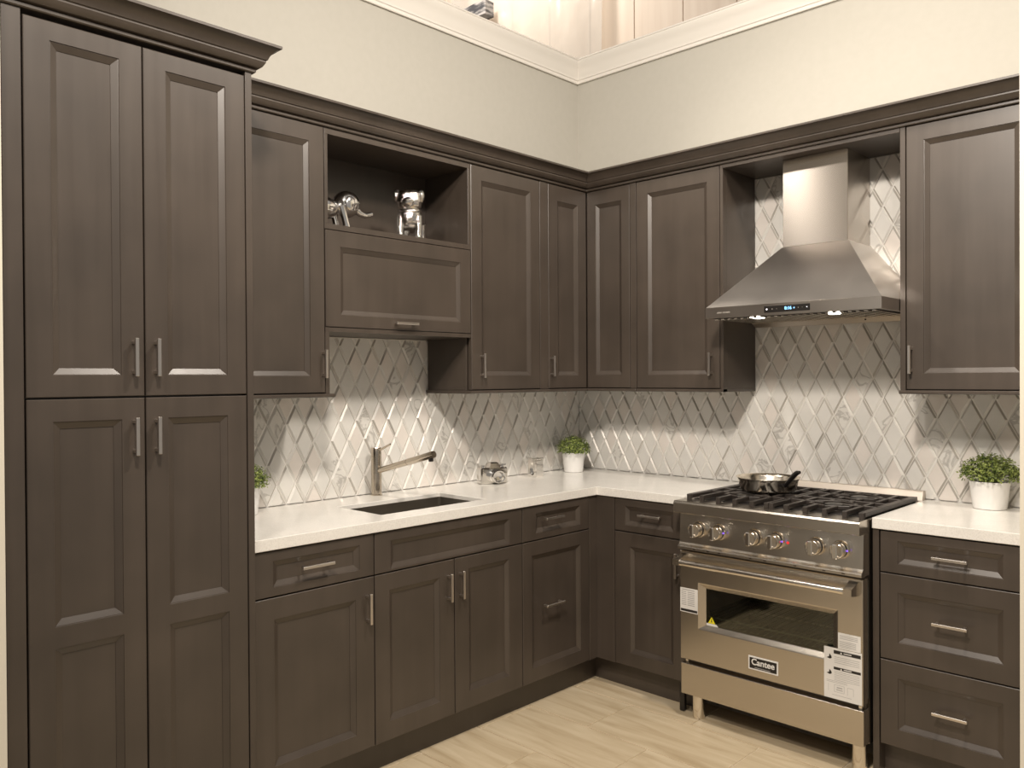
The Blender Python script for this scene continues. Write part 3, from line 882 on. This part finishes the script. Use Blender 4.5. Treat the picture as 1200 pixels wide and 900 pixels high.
for sx in (-1, 1):
    m = MB(T); m.ball((0.051 * sx, -0.030, 0.186), (0.014, 0.016, 0.024), 24, 16, shag(5 + sx, 0.16, 9)); m.build('ear', SHAG, hd, smooth=70)
    m = MB(T); m.tube([(0.034 * sx, -0.020, 0.10), (0.038 * sx, -0.024, 0.05), (0.038 * sx, -0.026, 0.016)], [0.021, 0.016, 0.0145], 16); m.ball((0.038 * sx, -0.034, 0.011), (0.017, 0.023, 0.011), 18, 10, shag(8 + sx, 0.05)); m.build('leg', SHAG, c, smooth=70)
    m = MB(T); m.tube([(0.032 * sx, 0.10, 0.09), (0.036 * sx, 0.115, 0.045), (0.036 * sx, 0.10, 0.014)], [0.026, 0.016, 0.013], 16); m.ball((0.036 * sx, 0.092, 0.010), (0.015, 0.021, 0.010)); m.build('leg', SHAG, c, smooth=70)
m = MB(T); m.tube([(0, -0.012 + 0.046 * math.sin(t), 0.128 + 0.012 * -math.sin(t)) if False else (0.045 * math.cos(t), -0.018 + 0.040 * math.sin(t), 0.128 + 0.010 * math.sin(t)) for t in [k * math.pi / 12 for k in range(25)]], 0.0055, 8)
m.build('collar', SHAG, c, smooth=70)
m = MB(T); m.tube([(0, 0.132, 0.11), (0, 0.150, 0.135), (0, 0.148, 0.160)], [0.010, 0.008, 0.003], 10); m.build('tail', SHAG, c, smooth=70)

# ------------------------------------------------------------------ range hood
HX0, HX1, HY, HZ0, HZ1 = 1.107, 1.836, 0.495, 1.6655, 1.7105
CX0, CX1, CY, CZ = 1.336, 1.614, 0.245, 1.969
c = thing('range_hood', 'stainless steel chimney range hood over the cooktop, with a dark control panel', 'range hood', (1.47, -0.2, HZ0))
m = MB(RW)
ib = 0.0095


def rr_(x0, x1, y0, y1, z): return [(x0, z, y0), (x1, z, y0), (x1, z, y1), (x0, z, y1)]


m.rings([rr_(HX0 + 0.02, HX1 - 0.02, 0.085, HY - 0.02, HZ0 + 0.006), rr_(HX0 + 0.02, HX1 - 0.02, 0.085, HY - 0.02, HZ0), rr_(HX0, HX1, ib, HY, HZ0), rr_(HX0, HX1, ib, HY, HZ1), rr_(HX0 + 0.002, HX1 - 0.002, ib, HY - 0.002, HZ1 + 0.001),
         rr_(CX0 - 0.004, CX1 + 0.004, ib, CY + 0.004, CZ), rr_(CX0 - 0.004, CX1 + 0.004, ib, CY + 0.004, CZ + 0.002)], True, True, True)
m.build('canopy', STEELH, c)
m = MB(RW); m.box((CX0, CZ + 0.002, ib), (CX1, 2.3445, CY), 0.0012); m.build('chimney', CHIM, c)
m = MB(RW); m.box((1.376, 1.675, HY - 0.001), (1.567, 1.7015, HY + 0.0015), 0.0006); dp = m.build('control_panel', BLACK, c)


def flattext(s, body, size, loc, rot, mat, parent, name='lettering', extrude=0.0004, align='CENTER', bold=0.0, sx=1.0):
    cu = bpy.data.curves.new(name, 'FONT')
    cu.body = body; cu.size = size; cu.extrude = extrude; cu.align_x = align; cu.align_y = 'CENTER'; cu.offset = bold
    cu.materials.append(mat)
    tmp = bpy.data.objects.new('text_source', cu)
    me = bpy.data.meshes.new_from_object(tmp)
    me.name = name
    bpy.data.objects.remove(tmp); bpy.data.curves.remove(cu)
    o = bpy.data.objects.new(name, me); COL.objects.link(o)
    o.parent = parent
    o.location = Vector(loc) - parent_loc(parent)
    o.rotation_euler = rot
    o.scale = (sx, 1, 1)
    return o


RX = (math.pi / 2, 0, 0)
flattext(0, '8:16', 0.017, (1.478, -HY - 0.0019, 1.6885), RX, LED, dp, 'digits', bold=0.0003)
for x, mm, r in ((1.388, LEDW, 0.0032), (1.411, ETCH, 0.002), (1.430, ETCH, 0.0012), (1.503, LED, 0.0025), (1.520, ETCH, 0.0016), (1.536, ETCH, 0.0012), (1.555, LEDW, 0.0018)):
    m = MB(RW); m.lathe([(r, 0), (r, 0.0006)], (x, 1.6885, HY + 0.0014), (0, 0, 1), 12); m.build('touch_button', mm, dp)
m = MB(RW)
for k in range(9): m.box((1.163 + k * 0.0068, 1.6845, HY - 0.0004), (1.163 + k * 0.0068 + (0.0052 if k not in (3,) else 0.002), 1.6905, HY + 0.0002))
m.build('etched_plate', ETCH, c)
m = MB(RW)
for k in range(23):
    x = HX0 + 0.028 + k * 0.0298
    m.box((x, HZ0 - 0.006, 0.095), (x + 0.014, HZ0 + 0.0005, HY - 0.028), 0.001)
o = m.build('baffle_filter', KNOBM, c)
o['kind'] = 'stuff'
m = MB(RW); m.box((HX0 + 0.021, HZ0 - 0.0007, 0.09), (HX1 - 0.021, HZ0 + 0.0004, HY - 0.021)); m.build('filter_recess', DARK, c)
for x in (1.325, 1.640):
    m = MB(RW); m.lathe([(0.024, 0.0), (0.024, 0.006), (0.019, 0.008)], (x, HZ0 + 0.0, HY - 0.055), (0, -1, 0), 20); lm = m.build('hood_lamp', LAMPM, c, smooth=40)
m = MB(RW); m.rings([[(1.0995, 1.668, 0.060), (1.8365, 1.668, 0.060), (1.8365, 1.668, 0.082), (1.0995, 1.668, 0.082)], [(1.118, 1.6430, 0.060), (1.8365, 1.6430, 0.060), (1.8365, 1.6430, 0.074), (1.118, 1.6430, 0.074)]]); bs = m.build('back_strip', STEELH, c)
m = MB(RW); m.lathe([(0.004, 0), (0.004, 0.002)], (1.62, 1.656, 0.0770), (0, 0, 1), 10); m.build('screw', DARK, bs)

# ------------------------------------------------------------------ range
X0, X1 = 1.0800, 1.8300
c = thing('gas_range', 'freestanding stainless steel gas range with six knobs and an oven window', 'range', (1.455, -0.34, 0.0))
yb = 0.030
m = MB(RW)
m.box((X0, 0.10, yb), (X0 + 0.004, 0.90, 0.600)); m.box((X1 - 0.004, 0.10, yb), (X1, 0.90, 0.600))
m.box((X0 + 0.004, 0.10, yb), (X1 - 0.004, 0.90, yb + 0.004)); m.box((X0 + 0.004, 0.10, yb), (X1 - 0.004, 0.106, 0.600))
m.box((X0 + 0.004, 0.23, 0.57), (X1 - 0.004, 0.262, 0.62)); m.box((X0 + 0.004, 0.690, 0.55), (X1 - 0.004, 0.712, 0.630))
m.box((X0 + 0.004, 0.107, 0.590), (X1 - 0.004, 0.245, 0.600))
m.build('body', DSTEEL, c)
m = MB(RW)
ox0, ox1, oz0, oz1 = X0 + 0.055, X1 - 0.055, 0.300, 0.640
m.rings([[(ox0, oz0, 0.60), (ox1, oz0, 0.60), (ox1, oz1, 0.60), (ox0, oz1, 0.60)], [(ox0, oz0, 0.17), (ox1, oz0, 0.17), (ox1, oz1, 0.17), (ox0, oz1, 0.17)]], True, False, True)
m.rings([[(ox0, oz0, 0.60), (ox1, oz0, 0.60), (ox1, oz1, 0.60), (ox0, oz1, 0.60)], [(X0 + 0.004, 0.262, 0.60), (X1 - 0.004, 0.262, 0.60), (X1 - 0.004, 0.69, 0.60), (X0 + 0.004, 0.69, 0.60)]], True, False, False)
m.build('oven_cavity', flat('oven_enamel', (0.16, 0.155, 0.125), 0.4), c)
for z in (0.372, 0.425):
    m = MB(RW)
    m.tube([(ox0 + 0.005, z, 0.588), (ox1 - 0.005, z, 0.588)], 0.0036, 8); m.tube([(ox0 + 0.005, z, 0.22), (ox1 - 0.005, z, 0.22)], 0.0028, 8)
    for k in range(22):
        x = ox0 + 0.02 + k * (ox1 - ox0 - 0.04) / 21
        m.tube([(x, z + 0.003, 0.22), (x, z + 0.003, 0.592)], 0.0017, 6)
    m.build('oven_rack', RACK, c, smooth=50)
# door
DW = 0.660
dz0, dz1 = 0.2505, 0.6985
m = MB(RW)
x0, x1, e = X0 + 0.001, X1 - 0.001, 0.003
m.rings([[(x0, dz0, DW - 0.045), (x1, dz0, DW - 0.045), (x1, dz1, DW - 0.045), (x0, dz1, DW - 0.045)], [(x0, dz0, DW - e), (x1, dz0, DW - e), (x1, dz1, DW - e), (x0, dz1, DW - e)],
         [(x0 + e, dz0 + e, DW), (x1 - e, dz0 + e, DW), (x1 - e, dz1 - e, DW), (x0 + e, dz1 - e, DW)],
         [(1.166, 0.386, DW), (1.741, 0.386, DW), (1.741, 0.577, DW), (1.166, 0.577, DW)],
         [(1.170, 0.390, DW - 0.002), (1.737, 0.390, DW - 0.002), (1.737, 0.573, DW - 0.002), (1.170, 0.573, DW - 0.002)],
         [(1.1945, 0.4060, DW - 0.016), (1.7180, 0.4060, DW - 0.016), (1.7180, 0.5550, DW - 0.016), (1.1945, 0.5550, DW - 0.016)],
         [(1.1945, 0.4060, DW - 0.045), (1.7180, 0.4060, DW - 0.045), (1.7180, 0.5550, DW - 0.045), (1.1945, 0.5550, DW - 0.045)]], True, False, False)
m.poly([(x0, dz0, DW - 0.045), (1.1945, 0.4060, DW - 0.045), (1.1945, 0.5550, DW - 0.045), (x0, dz1, DW - 0.045)])
m.poly([(x1, dz0, DW - 0.045), (1.7180, 0.4060, DW - 0.045), (1.7180, 0.5550, DW - 0.045), (x1, dz1, DW - 0.045)])
m.poly([(x0, dz0, DW - 0.045), (x1, dz0, DW - 0.045), (1.7180, 0.4060, DW - 0.045), (1.1945, 0.4060, DW - 0.045)])
m.poly([(x0, dz1, DW - 0.045), (x1, dz1, DW - 0.045), (1.7180, 0.5550, DW - 0.045), (1.1945, 0.5550, DW - 0.045)])
door = m.build('oven_door', STEEL, c)
m = MB(RW); m.box((1.1940, 0.4055, DW - 0.020), (1.7185, 0.5555, DW - 0.0165)); m.build('window_pane', GLASS, door)
m = MB(RW)
m.tube([(1.105, 0.661, 0.712), (1.797, 0.661, 0.712)], 0.0125, 20)
for x in (1.107, 1.765): m.lathe([(0.0138, 0), (0.0138, 0.024)], (x, 0.661, 0.712), (1, 0, 0), 20)
m.build('handle', KNOBM, door, smooth=40)
for xa, xb in ((1.088, 1.118), (1.785, 1.815)):
    m = MB(RW)
    m.rings([[(xa - 0.002, 0.640, DW - 0.001), (xb + 0.002, 0.640, DW - 0.001), (xb + 0.002, 0.692, DW - 0.001), (xa - 0.002, 0.692, DW - 0.001)],
             [(xa, 0.644, DW + 0.035), (xb, 0.644, DW + 0.035), (xb, 0.681, DW + 0.035), (xa, 0.681, DW + 0.035)],
             [(xa, 0.650, DW + 0.066), (xb, 0.650, DW + 0.066), (xb, 0.674, DW + 0.066), (xa, 0.674, DW + 0.066)]])
    m.build('handle_bracket', STEEL, door)
# badge
m = MB(RW); m.box((1.390, 0.281, DW - 0.0005), (1.513, 0.3335, DW + 0.002), 0.0008); bd = m.build('badge', PAPER, door)
m = MB(RW); m.box((1.3955, 0.2865, DW + 0.0015), (1.5075, 0.328, DW + 0.0026), 0.0004); m.build('badge_field', BLACK, bd)
flattext(0, 'Cantee', 0.0335, (1.4515, -DW - 0.0030, 0.3115), RX, PAPER, bd, 'lettering', bold=0.0007, sx=0.98)
m = MB(RW)
for k in range(12): m.box((1.418 + k * 0.0054, 0.2895, DW + 0.0024), (1.418 + k * 0.0054 + 0.004, 0.2925, DW + 0.0030))
m.build('small_lettering', GREY, bd)


def sticker(name, x0, x1, z0, z1, lines, bars=(), w=DW + 0.0006, mat=PAPER, skew=0.0, extra=None):
    m = MB(RW); m.box((x0, z0, w - 0.0006), (x1, z1, w + 0.0002)); s = m.build(name, mat, door)
    m = MB(RW)
    for a, b_, z, h in lines: m.box((a, z - h / 2, w), (b_, z + h / 2, w + 0.0004))
    if lines: m.build('print', GREY, s)
    for a, b_, z, h in bars:
        m = MB(RW); m.box((a, z - h / 2, w), (b_, z + h / 2, w + 0.0005)); m.build('black_bar', INK, s)
    return s


ln = [(1.089, 1.112, 0.530 - k * 0.0076, 0.0028) for k in range(8)] + [(1.117, 1.150, 0.530 - k * 0.0076, 0.0032) for k in range(8)] + [(1.092, 1.150, 0.539, 0.0035)]
ls = sticker('rating_label', 1.0825, 1.1650, 0.446, 0.546, ln, ((1.0855, 1.163, 0.4545, 0.010),))
ln = [(1.747, 1.812, 0.487 - k * 0.0055, 0.0018) for k in range(3)] + [(1.747, 1.806, 0.466 - k * 0.005, 0.0018) for k in range(5)]
sticker('notice_label', 1.7415, 1.8220, 0.439, 0.496, ln)
ln = [(1.728, 1.818, 0.406 - k * 0.0068, 0.0015) for k in range(4)] + [(1.728, 1.818, 0.353 - k * 0.006, 0.0013) for k in range(6)] + [(1.700, 1.775, 0.318 - k * 0.005, 0.0012) for k in range(2)]
ln += [(1.706, 1.706 + 0.0008, 0.292, 0.026), (1.728, 1.764, 0.305, 0.001), (1.728, 1.764, 0.280, 0.001), (1.728, 1.729, 0.2925, 0.025), (1.763, 1.764, 0.2925, 0.025), (1.737, 1.757, 0.296, 0.004), (1.735, 1.758, 0.288, 0.003), (1.775, 1.797, 0.304, 0.001), (1.775, 1.776, 0.29, 0.026), (1.796, 1.797, 0.29, 0.026), (1.72, 1.79, 0.268, 0.0012)]
st = sticker('warning_label', 1.6905, 1.8265, 0.2535, 0.4375, ln, ((1.726, 1.8225, 0.4235, 0.0125), (1.726, 1.8225, 0.3650, 0.0095)), w=DW + 0.0013)
for zc_ in (0.4235, 0.3650):
    m = MB(RW); m.rings([[(1.753 - 0.004, zc_ - 0.0035, DW + 0.0017), (1.753 + 0.004, zc_ - 0.0035, DW + 0.0017), (1.753, zc_ + 0.0038, DW + 0.0017)], [(1.753 - 0.004, zc_ - 0.0035, DW + 0.0021), (1.753 + 0.004, zc_ - 0.0035, DW + 0.0021), (1.753, zc_ + 0.0038, DW + 0.0021)]])
    m.box((1.762, zc_ - 0.0016, DW + 0.0017), (1.790, zc_ + 0.0016, DW + 0.0021)); m.build('bar_print', PAPER, st)
for zc_ in (0.404, 0.348):
    m = MB(RW)
    a = [(-0.0115, -0.006), (-0.002, -0.001), (-0.0005, 0.0095), (0.0065, 0.002), (0.0080, -0.005), (0.0015, -0.009)]
    m.rings([[(1.711 + x, zc_ + y, DW + 0.0014) for x, y in a], [(1.711 + x, zc_ + y, DW + 0.0019) for x, y in a]]); m.build('hazard_mark', INK, st)
gw = DW - 0.0160
m = MB(RW); a = [(1.203, 0.4165), (1.236, 0.4165), (1.2195, 0.4435)]
m.rings([[(x, z, gw) for x, z in a], [(x, z, gw + 0.0006) for x, z in a]]); yt = m.build('warning_triangle', YELLOW, door)
m = MB(RW); a = [(1.2165, 0.422), (1.2225, 0.422), (1.2205, 0.436), (1.2185, 0.436)]
m.rings([[(x, z, gw + 0.0005) for x, z in a], [(x, z, gw + 0.001) for x, z in a]]); m.build('triangle_mark', INK, yt)
m = MB(RW); a = [(1.1955, 0.4065), (1.2490, 0.4065), (1.2420, 0.4155), (1.1955, 0.4155)]
m.rings([[(x, z, gw) for x, z in a], [(x, z, gw + 0.0006) for x, z in a]]); m.build('glass_label', PAPER, door)

# kick drawer, feet
m = MB(RW); m.box((X0 + 0.001, 0.1035, 0.600), (X1 - 0.001, 0.2315, 0.655), 0.002); m.build('kick_panel', STEEL, c)
for x in (X0 + 0.020, X1 - 0.018):
    m = MB(RW); m.box((x - 0.006, 0.2315, 0.615), (x + 0.006, 0.2500, 0.640), 0.001); m.build('door_hinge', KNOBM, c)
for x in (1.134, 1.795):
    for w_ in (0.604, 0.09):
        m = MB(); m.lathe([(0.024, 0.0), (0.025, 0.003), (0.0255, 0.006), (0.0255, 0.1035)], (x, -w_, 0.0), n=24); m.build('foot', KNOBM, c, smooth=40)

# control panel with a curled lower lip
m = MB(RW)
pr = [(0.602, 0.857), (0.6530, 0.857), (0.6590, 0.735), (0.6635, 0.728), (0.6720, 0.722), (0.6740, 0.718), (0.6740, 0.7085), (0.602, 0.7085)]
m.rings([[(x, v, w_) for w_, v in pr] for x in (X0, X1)]); cp = m.build('control_panel', STEEL, c)
for x in (1.150, 1.215, 1.265, 1.40, 1.46, 1.58, 1.69, 1.76):
    m = MB(RW); m.box((x, 0.7115, 0.6735), (x + 0.012, 0.7165, 0.6745), 0.0003); m.build('lip_mark', DSTEEL, cp)
m = MB(RW); m.lathe([(0.005, 0), (0.005, 0.002), (0.003, 0.004), (0, 0.004)], (1.551, 0.792, 0.6560), (0, 0, 1), 14); m.build('indicator_light', RED, cp, smooth=50)
KS = [('knob_bezel', [(0.0335, 0.0), (0.0330, 0.003), (0.0305, 0.010), (0.0290, 0.012), (0.0, 0.012)], KNOBM),
      ('knob_cap', [(0.0268, 0.0), (0.0272, 0.022), (0.0262, 0.0255), (0.0245, 0.0265), (0.0225, 0.025), (0.0, 0.0245)], KNOBM)]
for k, x in enumerate((1.170, 1.261, 1.416, 1.506, 1.661, 1.751)):
    m = MB(RW); m.lathe(KS[0][1], (x, 0.796, 0.6562), (0, 0, 1), 28); kb = m.build('knob', KNOBM, c, smooth=35)
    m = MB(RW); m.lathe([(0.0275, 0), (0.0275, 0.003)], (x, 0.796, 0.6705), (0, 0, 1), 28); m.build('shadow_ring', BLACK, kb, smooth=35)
    m = MB(RW); m.lathe(KS[1][1], (x, 0.796, 0.673), (0, 0, 1), 28); m.build('cap', KNOBM, kb, smooth=35)
    m = MB(RW); m.box((x - 0.0095, 0.796 - 0.0265, 0.690), (x + 0.0095, 0.796 + 0.0265, 0.719), 0.0035); m.build('grip', KNOBM, kb)
    if k in (1, 3, 5):
        m = MB(RW); m.box((x + 0.0272, 0.793, 0.6690), (x + 0.0312, 0.7995, 0.6735), 0.0005); m.build('led', PURPLE, kb)
# bull nose and cooktop
m = MB(RW)
pr = [(0.600, 0.8575), (0.683, 0.8575), (0.686, 0.8605), (0.686, 0.898), (0.681, 0.905), (0.676, 0.907), (0.600, 0.907)]
m.rings([[(x, v, w_) for w_, v in pr] for x in (1.0665, 1.8280)]); m.build('front_rail', STEEL, c)
m = MB(RW); m.box((X0 - 0.006, 0.900, yb), (X1 - 0.002, 0.9065, 0.600), 0.001)
m.build('cooktop', STEEL, c)
m = MB(RW); m.box((X0 + 0.02, 0.9062, 0.075), (X1 - 0.02, 0.9082, 0.580), 0.001); m.build('burner_tray', BLACK, c)
m = MB(RW)
pr = [(0.016, 0.9065), (0.056, 0.9065), (0.055, 0.912), (0.044, 0.944), (0.040, 0.9485), (0.016, 0.9485)]
m.rings([[(x, v, w_) for w_, v in pr] for x in (X0 - 0.004, X1 + 0.005)]); m.build('back_guard', flat('satin_guard_steel', (0.66, 0.60, 0.53), 0.5, 1.0), c)
BX = [(1.2665, 0.200), (1.2665, 0.450), (1.6435, 0.200), (1.6435, 0.450)]
for x, w_ in BX:
    m = MB(); m.lathe([(0.055, 0.0), (0.053, 0.006), (0.040, 0.008), (0.040, 0.009), (0.0, 0.009)], (x, -w_, 0.908), n=24); bu = m.build('burner', DSTEEL, c, smooth=40)
    m = MB(); m.lathe([(0.036, 0.0), (0.038, 0.003), (0.036, 0.008), (0.03, 0.010), (0, 0.010)], (x, -w_, 0.9165), n=24); m.build('burner_cap', BLACK, bu, smooth=40)
GZ = 0.9205
for gx0, gx1 in ((X0 + 0.012, 1.4530), (1.4570, X1 - 0.012)):
    m = MB()
    ya, yz = -0.075, -0.612
    cx_ = (gx0 + gx1) / 2
    for x, bw in ((gx0 + 0.008, 0.026 if gx0 < 1.2 else 0.011), (gx1 - 0.008, 0.026 if gx1 > 1.7 else 0.011)): m.bar((x, ya, GZ), (x, yz, GZ), bw, 0.016)
    for y in (ya - 0.006, (ya + yz) / 2): m.bar((gx0, y, GZ), (gx1, y, GZ), 0.016, 0.015)
    for yc in (-0.200, -0.450):
        hx = [(cx_ + 0.088 * math.cos(math.radians(60 * k + 30)), yc + 0.078 * math.sin(math.radians(60 * k + 30)), GZ) for k in range(7)]
        for p_, q_ in zip(hx, hx[1:]): m.bar(p_, q_, 0.011, 0.014)
        for dx in (-0.112, -0.037, 0.037, 0.112):
            top_ = yc + 0.115 if yc > -0.3 else yc + 0.11
            bot = yc - 0.11 if yc > -0.3 else yz
            if abs(dx) > 0.1:
                m.bar((cx_ + dx, top_, GZ), (cx_ + dx, bot, GZ), 0.015, 0.016)
            else:
                m.bar((cx_ + dx, top_, GZ), (cx_ + dx, yc + 0.062, GZ), 0.015, 0.016); m.bar((cx_ + dx, yc - 0.062, GZ), (cx_ + dx, bot, GZ), 0.015, 0.016)
        m.bar((gx0, yc, GZ), (cx_ - 0.037, yc, GZ), 0.015, 0.016); m.bar((cx_ + 0.037, yc, GZ), (gx1, yc, GZ), 0.015, 0.016)
    for x in (gx0 + 0.008, cx_ - 0.112, cx_ - 0.037, cx_ + 0.037, cx_ + 0.112, gx1 - 0.008):
        m.box((x - 0.009, yz - 0.010, 0.9068), (x + 0.009, yz + 0.004, GZ + 0.008), 0.0015)
    for x in (gx0 + 0.008, gx1 - 0.008): m.box((x - 0.006, ya - 0.008, 0.9068), (x + 0.006, ya + 0.004, GZ), 0.001)
    m.build('grate', IRON, c)

# ------------------------------------------------------------------ frying pan
px_, py_, pz = 1.292, -0.300, GZ + 0.0085
c = thing('frying_pan', 'shiny steel frying pan with a black handle, on the left of the cooktop', 'pan', (px_, py_, pz))
m = MB(); m.lathe([(0.0, 0.0), (0.100, 0.0), (0.110, 0.003), (0.117, 0.012), (0.124, 0.045), (0.131, 0.055), (0.134, 0.058), (0.1335, 0.0595), (0.130, 0.058), (0.122, 0.047), (0.114, 0.012), (0.106, 0.005), (0.0, 0.004)], (px_, py_, pz), n=48, cap0=False, cap1=False)
m.build('bowl', PANM, c, smooth=40)
hd_ = Vector((0.80, -0.60, 0)).normalized()
A = Vector((px_, py_, pz + 0.038)) + hd_ * 0.120
m = MB(); m.bar(A, A + hd_ * 0.035 + Vector((0, 0, 0.004)), 0.030, 0.012); m.build('bracket', BLACK, c)
m = MB(); m.tube([A + hd_ * 0.03, A + hd_ * 0.06 + Vector((0, 0, 0.020)), A + hd_ * 0.10 + Vector((0, 0, 0.050)), A + hd_ * 0.13 + Vector((0, 0, 0.066)), A + hd_ * 0.150 + Vector((0, 0, 0.070))], [0.007, 0.009, 0.0105, 0.0095, 0.006], 12)
m.build('handle', BLACK, c, smooth=50)

# ------------------------------------------------------------------ things beyond the wall top
m = MB()
nx, nz = 60, 46
rnd = random.Random(3)
H = [[0.0] * (nz + 1) for _ in range(nx + 1)]
folds = [(rnd.uniform(-1, 1), rnd.uniform(0.5, 2.0) * 10, rnd.uniform(-8, 8), rnd.uniform(0, 6.28)) for _ in range(12)]
ids = []
for i in range(nx + 1):
    row = []
    for j in range(nz + 1):
        u, v = i / nx, j / nz
        d_ = sum(a_ * 0.016 * abs(math.sin(f1 * u * 1.6 + f2 * v + ph)) for a_, f1, f2, ph in folds)
        row.append(m.p(-2.30 + 1.62 * u, 1.11 + d_ * 0.8 + rnd.uniform(-0.002, 0.002) - 0.03 * (1 - v), 3.0 + 1.75 * v))
    ids.append(row)
for i in range(nx):
    for j in range(nz):
        m.f.append([ids[i][j], ids[i + 1][j], ids[i + 1][j + 1], ids[i][j + 1]])
tag(m.build('plastic_sheet', FILM, smooth=80), 'crumpled clear plastic sheet hung against the pale planks above the left wall', 'plastic sheet')
m = MB(); m.box((-2.50, 0.95, 4.30), (-1.72, 1.05, 4.42), 0.004); bb = m.build('grey_board', GREYB)
tag(bb, 'dark grey patterned board high behind the left wall, partly under plastic', 'board')
